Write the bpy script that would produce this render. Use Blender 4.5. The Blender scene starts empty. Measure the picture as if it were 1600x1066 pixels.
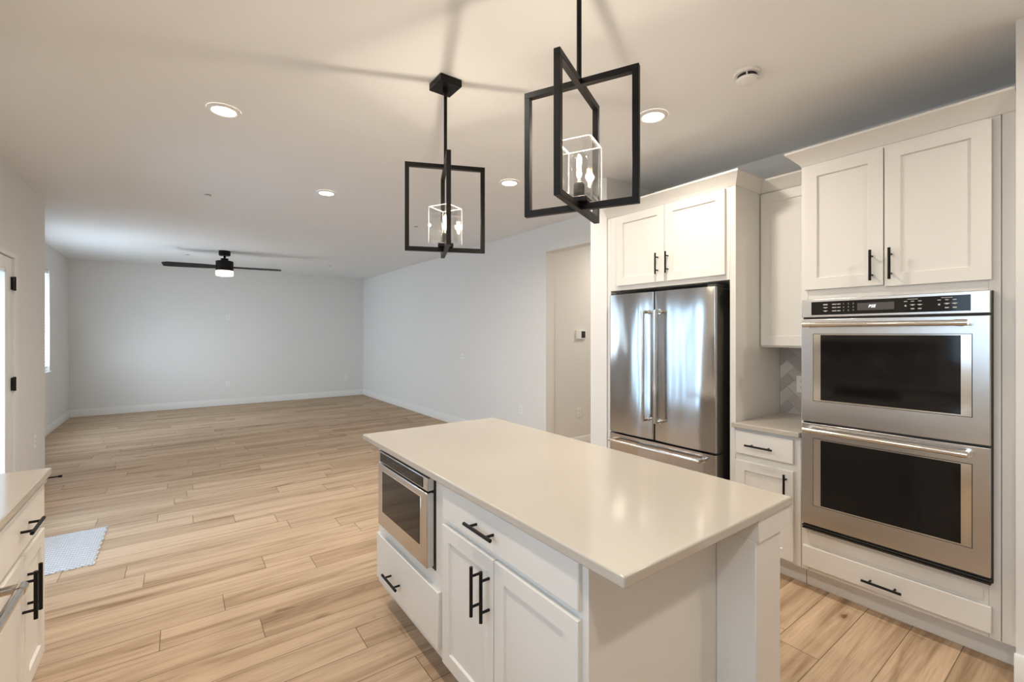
import bpy, bmesh, math, random
from mathutils import Vector, Matrix
random.seed(7)
sc = bpy.context.scene
col = sc.collection

# ---------------------------------------------------------------- camera
cd = bpy.data.cameras.new('camera')
cam = bpy.data.objects.new('camera', cd)
col.objects.link(cam)
cd.sensor_width = 36.0
cd.lens = 36.0 * 709.73 / 1600.0
cd.shift_y = -11.14 / 1600.0
cd.clip_start = 0.02
cam.location = (0, 0, 1.45)
cam.rotation_euler = (math.radians(90), 0, -math.radians(36.211))
sc.camera = cam

# ---------------------------------------------------------------- view, world, daylight
sc.view_settings.view_transform = 'Standard'
sc.view_settings.look = 'None'
sc.view_settings.gamma = 1.0
sc.view_settings.use_curve_mapping = False
sc.view_settings.exposure = 0.3

wd = bpy.data.worlds.new('sky')
sc.world = wd
wd.use_nodes = True
wn = wd.node_tree.nodes
bg = wn['Background']
bg.inputs[0].default_value = (0.68, 0.85, 1.0, 1)
bg.inputs[1].default_value = 1.15

CAN = (1.0, 0.90, 0.77)
BULB = (1.0, 0.85, 0.66)
DAY = (0.58, 0.78, 1.0)
CAN_W, BULB_W = 11.0, 9.0


def area(name, loc, rot, sx, sy, power, color, shape='RECTANGLE', spread=180):
    l = bpy.data.lights.new(name, 'AREA')
    l.shape = shape
    l.size = sx
    if shape in ('RECTANGLE', 'ELLIPSE'):
        l.size_y = sy
    l.energy = power
    l.color = color
    l.spread = math.radians(spread)
    o = bpy.data.objects.new(name, l)
    o.location = loc
    o.rotation_euler = rot
    col.objects.link(o)
    return o


# daylight coming in through the glazing (each light stands outside its pane)
area('daylight_patio', (-1.45, 4.42, 1.08), (0, math.radians(-70), 0), 2.0, 1.8, 46, (0.46, 0.71, 1.0), 'RECTANGLE', 150)
area('daylight_living_window', (-1.95, 8.50, 1.55), (0, math.radians(-121), math.radians(18)), 1.45, 1.8, 134, (0.78, 0.90, 1.0), 'RECTANGLE', 150)
area('daylight_sink_window', (-1.40, 0.50, 1.72), (0, math.radians(-76), 0), 1.2, 1.4, 30, DAY)
area('hall_lamp', (4.9, 3.5, 2.70), (0, 0, 0), 0.15, 0.15, 14, CAN, 'DISK')

CEIL = 2.748

# ---------------------------------------------------------------- materials


def nodemat(name):
    m = bpy.data.materials.new(name)
    m.use_nodes = True
    nt = m.node_tree
    return m, nt, nt.nodes, nt.links, nt.nodes['Principled BSDF']


def mat(name, rgb, rough=0.5, metal=0.0, bump=0.0, bscale=200.0, spec=0.5, var=0.0, coat=0.0):
    m, nt, n, l, b = nodemat(name)
    b.inputs['Base Color'].default_value = (*rgb, 1)
    b.inputs['Roughness'].default_value = rough
    b.inputs['Metallic'].default_value = metal
    b.inputs['Specular IOR Level'].default_value = spec
    b.inputs['Coat Weight'].default_value = coat
    tc = n.new('ShaderNodeTexCoord')
    nz = n.new('ShaderNodeTexNoise')
    nz.inputs['Scale'].default_value = bscale
    nz.inputs['Detail'].default_value = 3
    l.new(tc.outputs['Object'], nz.inputs['Vector'])
    if bump > 0:
        bp = n.new('ShaderNodeBump')
        bp.inputs['Strength'].default_value = bump
        bp.inputs['Distance'].default_value = 0.001
        l.new(nz.outputs['Fac'], bp.inputs['Height'])
        l.new(bp.outputs['Normal'], b.inputs['Normal'])
    if var > 0:
        mx = n.new('ShaderNodeMix')
        mx.data_type = 'RGBA'
        mx.inputs['A'].default_value = (*rgb, 1)
        mx.inputs['B'].default_value = (*[c * (1 - var) for c in rgb], 1)
        l.new(nz.outputs['Fac'], mx.inputs['Factor'])
        l.new(mx.outputs['Result'], b.inputs['Base Color'])
    return m


def steel(name, rgb, rough, wave=0.0, axis=2):
    """brushed stainless steel, slightly wavy sheet"""
    m, nt, n, l, b = nodemat(name)
    b.inputs['Base Color'].default_value = (*rgb, 1)
    b.inputs['Metallic'].default_value = 1.0
    tc = n.new('ShaderNodeTexCoord')
    mp = n.new('ShaderNodeMapping')
    s = [700.0, 700.0, 700.0]
    s[axis] = 3.0
    mp.inputs['Scale'].default_value = s
    l.new(tc.outputs['Object'], mp.inputs['Vector'])
    nz = n.new('ShaderNodeTexNoise')
    nz.inputs['Scale'].default_value = 1.0
    nz.inputs['Detail'].default_value = 2
    l.new(mp.outputs['Vector'], nz.inputs['Vector'])
    mr = n.new('ShaderNodeMapRange')
    mr.inputs['To Min'].default_value = rough * 0.97
    mr.inputs['To Max'].default_value = rough * 1.03
    l.new(nz.outputs['Fac'], mr.inputs['Value'])
    l.new(mr.outputs['Result'], b.inputs['Roughness'])
    b.inputs['Anisotropic'].default_value = 0.4
    if wave > 0:
        mp2 = n.new('ShaderNodeMapping')
        mp2.inputs['Scale'].default_value = (3.2, 3.2, 0.55)
        l.new(tc.outputs['Object'], mp2.inputs['Vector'])
        nz2 = n.new('ShaderNodeTexNoise')
        nz2.inputs['Scale'].default_value = 1.5
        nz2.inputs['Detail'].default_value = 0.5
        l.new(mp2.outputs['Vector'], nz2.inputs['Vector'])
        bp = n.new('ShaderNodeBump')
        bp.inputs['Strength'].default_value = 1.0
        bp.inputs['Distance'].default_value = wave
        l.new(nz2.outputs['Fac'], bp.inputs['Height'])
        l.new(bp.outputs['Normal'], b.inputs['Normal'])
    return m


def emis(name, rgb, strength):
    m, nt, n, l, b = nodemat(name)
    b.inputs['Base Color'].default_value = (0.8, 0.8, 0.8, 1)
    b.inputs['Emission Color'].default_value = (*rgb, 1)
    b.inputs['Emission Strength'].default_value = strength
    return m


def glassmat(name, tint=(0.97, 0.98, 0.98), gain=1.0, base=0.02):
    m = bpy.data.materials.new(name)
    m.use_nodes = True
    nt = m.node_tree
    n, l = nt.nodes, nt.links
    n.clear()
    out = n.new('ShaderNodeOutputMaterial')
    mx = n.new('ShaderNodeMixShader')
    tr = n.new('ShaderNodeBsdfTransparent')
    tr.inputs[0].default_value = (*tint, 1)
    gl = n.new('ShaderNodeBsdfGlossy')
    gl.inputs['Roughness'].default_value = 0.02
    gl.inputs['Color'].default_value = (1, 1, 1, 1)
    ge = n.new('ShaderNodeNewGeometry')
    dt = n.new('ShaderNodeVectorMath')
    dt.operation = 'DOT_PRODUCT'
    l.new(ge.outputs['Incoming'], dt.inputs[0])
    l.new(ge.outputs['Normal'], dt.inputs[1])

    def mt(op, a, c=None):
        x = n.new('ShaderNodeMath')
        x.operation = op
        for i, v in enumerate((a, c)):
            if isinstance(v, (int, float)):
                x.inputs[i].default_value = v
            elif v is not None:
                l.new(v, x.inputs[i])
        return x.outputs[0]
    # Schlick reflectance, the same for both sides of the thin wall
    sch = mt('MULTIPLY_ADD', mt('POWER', mt('SUBTRACT', 1.0, mt('ABSOLUTE', dt.outputs['Value'])), 5.0), 0.96)
    sch.node.inputs[2].default_value = 0.04
    ma = n.new('ShaderNodeMath')
    ma.operation = 'MULTIPLY_ADD'
    ma.use_clamp = True
    ma.inputs[1].default_value = gain
    ma.inputs[2].default_value = base
    l.new(sch, ma.inputs[0])
    l.new(ma.outputs[0], mx.inputs[0])
    l.new(tr.outputs[0], mx.inputs[1])
    l.new(gl.outputs[0], mx.inputs[2])
    l.new(mx.outputs[0], out.inputs[0])
    return m


def floor_mat():
    m, nt, n, l, b = nodemat('oak_plank_floor')
    PW, PL = 0.1804, 1.25

    def math_(op, a, c=None, clamp=False):
        x = n.new('ShaderNodeMath')
        x.operation = op
        x.use_clamp = clamp
        for i, v in enumerate((a, c)):
            if v is None:
                continue
            if isinstance(v, (int, float)):
                x.inputs[i].default_value = v
            else:
                l.new(v, x.inputs[i])
        return x.outputs[0]

    def comb(x, y, z):
        c = n.new('ShaderNodeCombineXYZ')
        for i, v in enumerate((x, y, z)):
            if isinstance(v, (int, float)):
                c.inputs[i].default_value = v
            else:
                l.new(v, c.inputs[i])
        return c.outputs[0]

    def noise(vec, detail=4, rough=0.6, dist=0.0, scale=1.0):
        z = n.new('ShaderNodeTexNoise')
        z.inputs['Scale'].default_value = scale
        z.inputs['Detail'].default_value = detail
        z.inputs['Roughness'].default_value = rough
        z.inputs['Distortion'].default_value = dist
        l.new(vec, z.inputs['Vector'])
        return z.outputs['Fac']

    def ramp(fac, stops):
        r = n.new('ShaderNodeValToRGB')
        e = r.color_ramp.elements
        while len(e) < len(stops):
            e.new(0.5)
        for el, (p, c) in zip(e, stops):
            el.position = p
            el.color = (*c, 1) if len(c) == 3 else c
        l.new(fac, r.inputs[0])
        return r.outputs[0]

    def mix(f, a, c, mode='MIX'):
        x = n.new('ShaderNodeMix')
        x.data_type = 'RGBA'
        x.blend_type = mode
        for nm, v in (('Factor', f), ('A', a), ('B', c)):
            if isinstance(v, tuple):
                x.inputs[nm].default_value = (*v, 1)
            elif isinstance(v, (int, float)):
                x.inputs[nm].default_value = v
            else:
                l.new(v, x.inputs[nm])
        return x.outputs['Result']

    tc = n.new('ShaderNodeTexCoord')
    sp = n.new('ShaderNodeSeparateXYZ')
    l.new(tc.outputs['Object'], sp.inputs[0])
    X, Y = sp.outputs[0], sp.outputs[1]
    yy = math_('DIVIDE', math_('SUBTRACT', Y, 0.827), PW)
    row = math_('FLOOR', yy)
    fy = math_('SUBTRACT', yy, row)
    w1 = n.new('ShaderNodeTexWhiteNoise')
    w1.noise_dimensions = '1D'
    l.new(row, w1.inputs['W'])
    xx = math_('ADD', math_('DIVIDE', X, PL), math_('MULTIPLY', w1.outputs['Value'], 7.0))
    cl = math_('FLOOR', xx)
    fx = math_('SUBTRACT', xx, cl)
    w2 = n.new('ShaderNodeTexWhiteNoise')
    w2.noise_dimensions = '2D'
    l.new(comb(row, cl, 0), w2.inputs['Vector'])
    r1 = w2.outputs['Value']
    off = math_('MULTIPLY', r1, 53.0)
    base = ramp(r1, [(0.0, (0.44, 0.312, 0.205)), (0.35, (0.535, 0.390, 0.266)), (0.7, (0.595, 0.440, 0.306)), (1.0, (0.495, 0.360, 0.245))])
    # long soft streaks, fine pores and a few knots
    g1 = noise(comb(math_('ADD', math_('MULTIPLY', X, 0.9), off), math_('ADD', math_('MULTIPLY', Y, 13.0), off), off), 4, 0.55, 0.8)
    c1 = ramp(g1, [(0.28, (0.56, 0.50, 0.44)), (0.42, (0.86, 0.84, 0.81)), (0.52, (1.0, 1.0, 1.0)), (0.72, (1.12, 1.12, 1.12))])
    g2 = noise(comb(math_('ADD', math_('MULTIPLY', X, 5.0), off), math_('MULTIPLY', Y, 150.0), off), 3, 0.6)
    c2 = ramp(g2, [(0.25, (0.80, 0.77, 0.74)), (0.55, (1.0, 1.0, 1.0)), (0.8, (1.05, 1.05, 1.05))])
    kn = noise(comb(math_('ADD', math_('MULTIPLY', X, 2.2), off), math_('ADD', math_('MULTIPLY', Y, 9.0), off), off), 2, 0.5, 0.6)
    c3 = ramp(kn, [(0.22, (0.45, 0.36, 0.29)), (0.30, (1, 1, 1))])
    c = mix(1.0, base, c1, 'MULTIPLY')
    c = mix(1.0, c, c2, 'MULTIPLY')
    c = mix(1.0, c, c3, 'MULTIPLY')
    # knots: sparse dark eyes with a soft halo
    vo = n.new('ShaderNodeTexVoronoi')
    vo.inputs['Scale'].default_value = 1.0
    l.new(comb(math_('ADD', math_('MULTIPLY', X, 1.6), off), math_('ADD', math_('MULTIPLY', Y, 3.4), off), off), vo.inputs['Vector'])
    c4 = ramp(math_('ADD', vo.outputs['Distance'], math_('MULTIPLY', math_('SUBTRACT', g2, 0.5), 0.05)), [(0.0, (0.30, 0.22, 0.16)), (0.035, (0.45, 0.35, 0.27)), (0.055, (0.82, 0.78, 0.74)), (0.11, (1, 1, 1))])
    sv = n.new('ShaderNodeSeparateXYZ')
    l.new(vo.outputs['Color'], sv.inputs[0])
    c = mix(math_('GREATER_THAN', sv.outputs[0], 0.6), c, mix(1.0, c, c4, 'MULTIPLY'))
    dy = math_('MULTIPLY', math_('MINIMUM', fy, math_('SUBTRACT', 1.0, fy)), PW)
    dx = math_('MULTIPLY', math_('MINIMUM', fx, math_('SUBTRACT', 1.0, fx)), PL)
    d = math_('MINIMUM', dx, dy)
    groove = math_('LESS_THAN', d, 0.0019)
    c = mix(math_('MULTIPLY', groove, 0.8), c, (0.13, 0.085, 0.05))
    l.new(c, b.inputs['Base Color'])
    b.inputs['Roughness'].default_value = 0.55
    b.inputs['Specular IOR Level'].default_value = 0.1
    bp = n.new('ShaderNodeBump')
    bp.inputs['Strength'].default_value = 0.35
    bp.inputs['Distance'].default_value = 0.002
    h = math_('SUBTRACT', math_('MULTIPLY', g2, 0.15), groove)
    l.new(h, bp.inputs['Height'])
    l.new(bp.outputs['Normal'], b.inputs['Normal'])
    return m


def tile_mat():
    m, nt, n, l, b = nodemat('glazed_tile')
    g = n.new('ShaderNodeNewGeometry')
    r = n.new('ShaderNodeValToRGB')
    e = r.color_ramp.elements
    e[0].position, e[0].color = 0.0, (0.40, 0.36, 0.33, 1)
    e[1].position, e[1].color = 1.0, (0.66, 0.62, 0.58, 1)
    l.new(g.outputs['Random Per Island'], r.inputs[0])
    l.new(r.outputs[0], b.inputs['Base Color'])
    b.inputs['Roughness'].default_value = 0.18
    return m


def rug_mat():
    m, nt, n, l, b = nodemat('woven_cotton')
    tc = n.new('ShaderNodeTexCoord')
    mp = n.new('ShaderNodeMapping')
    mp.inputs['Scale'].default_value = (34, 52, 1)
    l.new(tc.outputs['Object'], mp.inputs['Vector'])
    br = n.new('ShaderNodeTexBrick')
    br.inputs['Scale'].default_value = 1.0
    br.inputs['Color1'].default_value = (0.80, 0.79, 0.78, 1)
    br.inputs['Color2'].default_value = (0.66, 0.67, 0.69, 1)
    br.inputs['Mortar'].default_value = (0.42, 0.42, 0.45, 1)
    br.inputs['Mortar Size'].default_value = 0.16
    br.inputs['Brick Width'].default_value = 1.0
    br.inputs['Row Height'].default_value = 0.8
    l.new(mp.outputs['Vector'], br.inputs['Vector'])
    l.new(br.outputs['Color'], b.inputs['Base Color'])
    b.inputs['Roughness'].default_value = 0.95
    bp = n.new('ShaderNodeBump')
    bp.inputs['Strength'].default_value = 0.8
    bp.inputs['Distance'].default_value = 0.004
    l.new(br.outputs['Fac'], bp.inputs['Height'])
    bp.invert = True
    l.new(bp.outputs['Normal'], b.inputs['Normal'])
    return m


M = {
    'wall': mat('wall_paint', (0.81, 0.80, 0.78), 0.85, bump=0.15, bscale=260, spec=0.2),
    'ceil': mat('ceiling_paint', (0.895, 0.90, 0.905), 0.9, bump=0.25, bscale=120, spec=0.15),
    'trim': mat('trim_paint', (0.83, 0.82, 0.80), 0.45, bump=0.03, bscale=90),
    'cab': mat('cabinet_paint', (0.77, 0.745, 0.70), 0.38, bump=0.04, bscale=60),
    'quartz': mat('quartz_slab', (0.52, 0.47, 0.405), 0.12, bump=0.0, bscale=500, var=0.04),
    'black': mat('black_metal', (0.008, 0.0075, 0.0075), 0.45, 0.0, spec=0.2, bump=0.05, bscale=300),
    'bronze': mat('dark_fixture_metal', (0.007, 0.006, 0.006), 0.42, 0.0, spec=0.2, bump=0.04, bscale=300),
    'steel': steel('brushed_steel', (0.60, 0.59, 0.58), 0.25, 0.0, 1),
    'fsteel': steel('fridge_steel', (0.52, 0.51, 0.50), 0.15, 0.030, 2),
    'chrome': steel('polished_steel', (0.74, 0.71, 0.66), 0.14, 0.0, 2),
    'bglass': mat('black_glass', (0.008, 0.007, 0.007), 0.06, bscale=10, spec=0.32),
    'dark': mat('dark_plastic', (0.02, 0.019, 0.018), 0.5, bump=0.05, bscale=300),
    'grey': mat('grey_body', (0.055, 0.05, 0.047), 0.5, 0.3, bump=0.05, bscale=200),
    'disp': mat('display_panel', (0.085, 0.075, 0.072), 0.25, bscale=100),
    'white': mat('white_plastic', (0.88, 0.87, 0.86), 0.35, bump=0.02, bscale=100),
    'print': mat('white_print', (0.62, 0.60, 0.58), 0.6, bscale=100),
    'digits': emis('display_digits', (0.85, 0.93, 1.0), 1.5),
    'can': emis('lamp_diffuser', (1.0, 0.90, 0.76), 9.0),
    'fil': emis('filament', (1.0, 0.74, 0.42), 60.0),
    'fanglass': emis('fan_light_glass', (1.0, 0.80, 0.52), 1.6),
    'glass': glassmat('clear_glass', (0.975, 0.98, 0.98), 1.1, 0.01),
    'rim': mat('ground_glass_rim', (0.50, 0.50, 0.50), 0.2, bscale=100),
    'pane': glassmat('window_pane', (0.95, 0.97, 0.98), 0.8, 0.0),
    'blind': mat('blind_slats', (0.82, 0.85, 0.88), 0.5, bscale=50),
    'grout': mat('grout', (0.66, 0.64, 0.60), 0.9, bump=0.1, bscale=300),
    'tile': tile_mat(),
    'floor': floor_mat(),
    'rug': rug_mat(),
    'ground': mat('outside_paving', (0.55, 0.55, 0.54), 0.9, bump=0.2, bscale=30),
}

# ---------------------------------------------------------------- mesh helpers


class MB:
    def __init__(s):
        s.v, s.f = [], []

    def add(s, vs, fs):
        o = len(s.v)
        s.v += [tuple(p) for p in vs]
        s.f += [tuple(i + o for i in f) for f in fs]
        return s

    def box(s, x0, x1, y0, y1, z0, z1):
        vs = [(x, y, z) for x in (min(x0, x1), max(x0, x1)) for y in (min(y0, y1), max(y0, y1)) for z in (min(z0, z1), max(z0, z1))]
        return s.add(vs, [(0, 1, 3, 2), (4, 6, 7, 5), (0, 4, 5, 1), (2, 3, 7, 6), (0, 2, 6, 4), (1, 5, 7, 3)])

    def cyl(s, p0, p1, r, n=14, r1=None):
        p0, p1 = Vector(p0), Vector(p1)
        d = (p1 - p0).normalized()
        a = d.orthogonal().normalized()
        b = d.cross(a)
        r1 = r if r1 is None else r1
        vs = []
        for p, q in ((p0, r), (p1, r1)):
            for i in range(n):
                t = 2 * math.pi * i / n
                vs.append(p + (a * math.cos(t) + b * math.sin(t)) * q)
        fs = [(i, (i + 1) % n, n + (i + 1) % n, n + i) for i in range(n)]
        fs += [tuple(reversed(range(n))), tuple(range(n, 2 * n))]
        return s.add(vs, fs)

    def lathe(s, cx, cy, prof, n=32, cap=True):
        k = len(prof)
        vs = [(cx + r * math.cos(2 * math.pi * i / n), cy + r * math.sin(2 * math.pi * i / n), z) for r, z in prof for i in range(n)]
        fs = []
        for j in range(k - 1):
            for i in range(n):
                a, b = j * n + i, j * n + (i + 1) % n
                fs.append((a, b, b + n, a + n))
        if cap:
            fs += [tuple(reversed(range(n))), tuple(range((k - 1) * n, k * n))]
        return s.add(vs, fs)

    def loft(s, loops):
        """closed loops of equal length joined by quads, both ends capped"""
        n = len(loops[0])
        vs = [p for lp in loops for p in lp]
        fs = []
        for j in range(len(loops) - 1):
            for i in range(n):
                a, b = j * n + i, j * n + (i + 1) % n
                fs.append((a, b, b + n, a + n))
        fs += [tuple(reversed(range(n))), tuple(range((len(loops) - 1) * n, len(loops) * n))]
        return s.add(vs, fs)

    def shaker(s, xf, y0, y1, z0, z1, dirx, th=0.02, fr=0.062, rec=0.009, sl=0.004):
        """shaker panel whose front face lies at x = xf and looks along dirx"""
        def lp(x, i):
            return [(x, y0 + i, z0 + i), (x, y1 - i, z0 + i), (x, y1 - i, z1 - i), (x, y0 + i, z1 - i)]
        return s.loft([lp(xf - dirx * th, 0), lp(xf - dirx * 0.0015, 0), lp(xf, 0.0015), lp(xf, fr), lp(xf - dirx * rec, fr + sl)])

    def slab(s, xf, y0, y1, z0, z1, dirx, th=0.02, ch=0.003):
        def lp(x, i):
            return [(x, y0 + i, z0 + i), (x, y1 - i, z0 + i), (x, y1 - i, z1 - i), (x, y0 + i, z1 - i)]
        return s.loft([lp(xf - dirx * th, 0), lp(xf - dirx * ch, 0), lp(xf, ch)])


def top(o):
    while o.parent:
        o = o.parent
    return o


def build(name, mb, m, parent=None, bevel=0.0, seg=2, smooth=True):
    me = bpy.data.meshes.new(name)
    vs = mb.v
    if parent is None:
        lo = [min(p[i] for p in vs) for i in range(3)]
        hi = [max(p[i] for p in vs) for i in range(3)]
        org = Vector(((lo[0] + hi[0]) / 2, (lo[1] + hi[1]) / 2, lo[2]))
    else:
        t = top(parent)
        org = Vector(t.location)
        if t.type == 'EMPTY' and t.rotation_euler.z:
            org = None
    if org is None:
        inv = (Matrix.Translation(t.location) @ Matrix.Rotation(t.rotation_euler.z, 4, 'Z')).inverted()
        pts = [inv @ Vector(p) for p in vs]
    else:
        pts = [Vector(p) - org for p in vs]
    me.from_pydata(pts, [], mb.f)
    bm = bmesh.new()
    bm.from_mesh(me)
    bmesh.ops.recalc_face_normals(bm, faces=bm.faces)
    bm.to_mesh(me)
    bm.free()
    if smooth:
        me.polygons.foreach_set('use_smooth', [True] * len(me.polygons))
        me.set_sharp_from_angle(angle=math.radians(35))
    me.materials.append(m)
    o = bpy.data.objects.new(name, me)
    col.objects.link(o)
    if parent is None:
        o.location = org
    else:
        o.parent = parent
    if bevel:
        bv = o.modifiers.new('edge', 'BEVEL')
        bv.width = bevel
        bv.segments = seg
        bv.limit_method = 'ANGLE'
        bv.angle_limit = math.radians(40)
    return o


def tag(o, label=None, cat=None, group=None, kind=None):
    if label:
        o['label'] = label
    if cat:
        o['category'] = cat
    if group:
        o['group'] = group
    if kind:
        o['kind'] = kind
    return o


def thing(name, loc, label, cat, group=None, rz=0.0):
    o = bpy.data.objects.new(name, None)
    o.empty_display_size = 0.1
    o.location = loc
    o.rotation_euler = (0, 0, rz)
    col.objects.link(o)
    return tag(o, label, cat, group)


def struct(name, mb, m, bevel=0.0):
    o = build(name, mb, m, None, bevel)
    o['kind'] = 'structure'
    return o


def B(*a):
    return MB().box(*a)


def textmesh(name, body, size, m, parent, center, dirx=-1, shear=0.0):
    """flat lettering on a face that looks along -X (reads along -Y)"""
    cu = bpy.data.curves.new('t', 'FONT')
    cu.body = body
    cu.size = size
    cu.align_x = 'CENTER'
    cu.align_y = 'CENTER'
    cu.shear = shear
    cu.extrude = 0.0003
    cu.resolution_u = 2
    ob = bpy.data.objects.new('t', cu)
    col.objects.link(ob)
    bpy.context.view_layer.update()
    dg = bpy.context.evaluated_depsgraph_get()
    me0 = bpy.data.meshes.new_from_object(ob.evaluated_get(dg))
    mb = MB()
    mb.add([(center[0] + dirx * p.co.z, center[1] + dirx * p.co.x, center[2] + p.co.y) for p in me0.vertices],
           [tuple(f.vertices) for f in me0.polygons])
    bpy.data.objects.remove(ob)
    bpy.data.curves.remove(cu)
    bpy.data.meshes.remove(me0)
    return build(name, mb, m, parent, smooth=False)


def pull(parent, xf, y, z, dirx, vertical, L=0.16, name='handle'):
    """black round bar pull; xf is the face it is screwed to"""
    c = 0.034
    mb = MB()
    d = Vector((0, 0, 1)) if vertical else Vector((0, 1, 0))
    ctr = Vector((xf + dirx * c, y, z))
    mb.cyl(ctr - d * L / 2, ctr + d * L / 2, 0.0062, 16)
    for sg in (-1, 1):
        p = ctr + d * sg * L * 0.31
        mb.cyl(p, p - Vector((dirx * c, 0, 0)), 0.0048, 12)
    return build(name, mb, M['black'], parent)


def crown(parent, x, y0, y1, z0, z1, xb, d=0.06, d0=0.0, d1=0.0):
    mb = MB()

    def lp(o, z):
        k = o / d
        xr = min(xb, 3.20)
        p = [(x - o, y0 - d0 * k, z), (x - o, y1 + d1 * k, z)]
        if d1:
            p += [(xr, y1 + d1 * k, z), (xr, y1, z)]
        p += [(xb, y1, z), (xb, y0, z)]
        if d0:
            p += [(xr, y0, z), (xr, y0 - d0 * k, z)]
        return p
    h = z1 - z0
    mb.loft([lp(0.0, z0), lp(0.004, z0 + 0.004), lp(0.006, z0 + 0.010), lp(d * 0.90, z1 - 0.016), lp(d, z1 - 0.012), lp(d, z1)])
    return build('molding_section', mb, M['cab'], parent)


# ---------------------------------------------------------------- room shell
XL, XLF, YB, XR = -1.063, -1.543, 10.89, 3.557       # left wall, left wall of the living end, back wall, right wall
XK = 3.49                                          # wall behind the kitchen units
YS = -2.6                                          # wall behind the camera
struct('floor', B(-1.9, 7.2, YS - 0.15, YB + 0.15, -0.1, 0), M['floor'])
struct('ceiling', B(-1.95, 7.2, YS - 0.15, YB + 0.15, CEIL, CEIL + 0.12), M['ceil'])
struct('wall_back', B(XLF - 0.15, XR + 0.2, YB, YB + 0.15, 0, CEIL), M['wall'])


def wall_with_holes(name, x0, x1, y0, y1, holes):
    mb = MB()
    y = y0
    for (a, b, z0, z1) in sorted(holes):
        if a > y:
            mb.box(x0, x1, y, a, 0, CEIL)
        if z0 > 0:
            mb.box(x0, x1, a, b, 0, z0)
        if z1 < CEIL:
            mb.box(x0, x1, a, b, z1, CEIL)
        y = b
    if y < y1:
        mb.box(x0, x1, y, y1, 0, CEIL)
    return struct(name, mb, M['wall'])


YN = 6.293
PATIO = (3.44, 5.365, 0.0, 2.088)
LIVW = (7.50, 9.42, 0.905, 2.385)
SINKW = (-0.20, 1.20, 1.09, 2.36)
wall_with_holes('wall_left', XL - 0.15, XL, YS, YN, [SINKW, PATIO])
struct('wall_left_return', B(XLF - 0.15, XL - 0.15, YN - 0.15, YN, 0, CEIL), M['wall'])
wall_with_holes('wall_left_living', XLF - 0.15, XLF, YN, YB, [LIVW])
HALL_Y0, HALL_Y1, HALL_Z = 3.10, 4.167, 2.436
wall_with_holes('wall_right', XR, XR + 0.13, 2.757, YB, [(HALL_Y0, HALL_Y1, 0, HALL_Z)])
struct('wall_hall', B(XR + 0.13, 7.2, 4.21, 4.36, 0, CEIL), M['wall'])
struct('wall_hall_end', B(7.05, 7.2, 2.757, 4.21, 0, CEIL), M['wall'])
struct('wall_partition', B(2.858, 7.05, 2.574, 2.757, 0, CEIL), M['wall'])
struct('wall_kitchen', B(XK, XK + 0.13, 0.2, 2.574, 0, CEIL), M['wall'])
struct('wall_right_near', B(2.795, XK, YS, 0.285, 0, CEIL), M['wall'])
struct('wall_behind', B(XL - 0.15, XK, YS - 0.15, YS, 0, CEIL), M['wall'])

BBH, BBT = 0.128, 0.015


def bb_x(name, x, dirx, y0, y1):
    mb = MB().loft([[(x, y, 0), (x + dirx * BBT, y, 0), (x + dirx * BBT, y, BBH - 0.012), (x + dirx * BBT * 0.45, y, BBH), (x, y, BBH)] for y in (y0, y1)])
    return struct(name, mb, M['trim'])


def bb_y(name, y, diry, x0, x1):
    mb = MB().loft([[(x, y, 0), (x, y + diry * BBT, 0), (x, y + diry * BBT, BBH - 0.012), (x, y + diry * BBT * 0.45, BBH), (x, y, BBH)] for x in (x0, x1)])
    return struct(name, mb, M['trim'])


bb_y('baseboard_back', YB, -1, XLF, XR)
bb_x('baseboard_right', XR, -1, HALL_Y1, YB - BBT)
bb_x('baseboard_left', XLF, 1, YN, YB - BBT)
bb_x('baseboard_left_near', XL, 1, 5.40, YN)
bb_y('baseboard_hall', 4.21, -1, XR + 0.13, 7.05)
bb_x('baseboard_right_near', 2.795, -1, YS, 0.289)

# patio door (two hinged leaves with full glass), structure
dr = MB()
dr.box(XL - 0.15, XL + 0.004, 5.268, PATIO[1], 0, PATIO[3])
dr.box(XL - 0.15, XL + 0.004, PATIO[0], PATIO[0] + 0.035, 0, PATIO[3])
dr.box(XL - 0.15, XL + 0.004, PATIO[0] + 0.035, 5.268, PATIO[3] - 0.035, PATIO[3])
dr.box(XL - 0.15, XL - 0.004, PATIO[0] + 0.035, 5.268, 0, 0.02)
door = struct('door_1', dr, M['trim'], 0.002)


def leaf(y0, y1, hinge):
    x0, x1 = XL - 0.055, XL - 0.012
    z0, z1 = 0.022, PATIO[3] - 0.04
    st = 0.19
    mb = MB()
    mb.box(x0, x1, y0, y0 + st, z0, z1)
    mb.box(x0, x1, y1 - st, y1, z0, z1)
    mb.box(x0, x1, y0 + st, y1 - st, z1 - 0.105, z1)
    mb.box(x0, x1, y0 + st, y1 - st, z0, z0 + 0.22)
    f = build('door_leaf', mb, M['trim'], door, 0.002)
    fr = MB()
    a, b, c, d = y0 + st, y1 - st, z0 + 0.22, z1 - 0.105
    for (p, q, r, s_) in ((a, a + 0.022, c, d), (b - 0.022, b, c, d), (a, b, c, c + 0.022), (a, b, d - 0.022, d)):
        fr.box(x0 - 0.006, x1 + 0.008, p, q, r, s_)
    build('glazing_bead', fr, M['white'], f, 0.002)
    build('glass_pane', B(x0 + 0.016, x0 + 0.022, a + 0.01, b - 0.01, c + 0.01, d - 0.01), M['pane'], f)
    for z in (0.26, 1.052, 1.85):
        h = MB()
        yy = y1 if hinge > 0 else y0
        h.cyl((XL + 0.004, yy, z - 0.055), (XL + 0.004, yy, z + 0.055), 0.009, 12)
        h.box(XL - 0.012, XL + 0.005, yy - 0.034, yy + 0.020, z - 0.05, z + 0.05)
        hh = build('hinge', h, M['black'], f)
    return f


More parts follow.
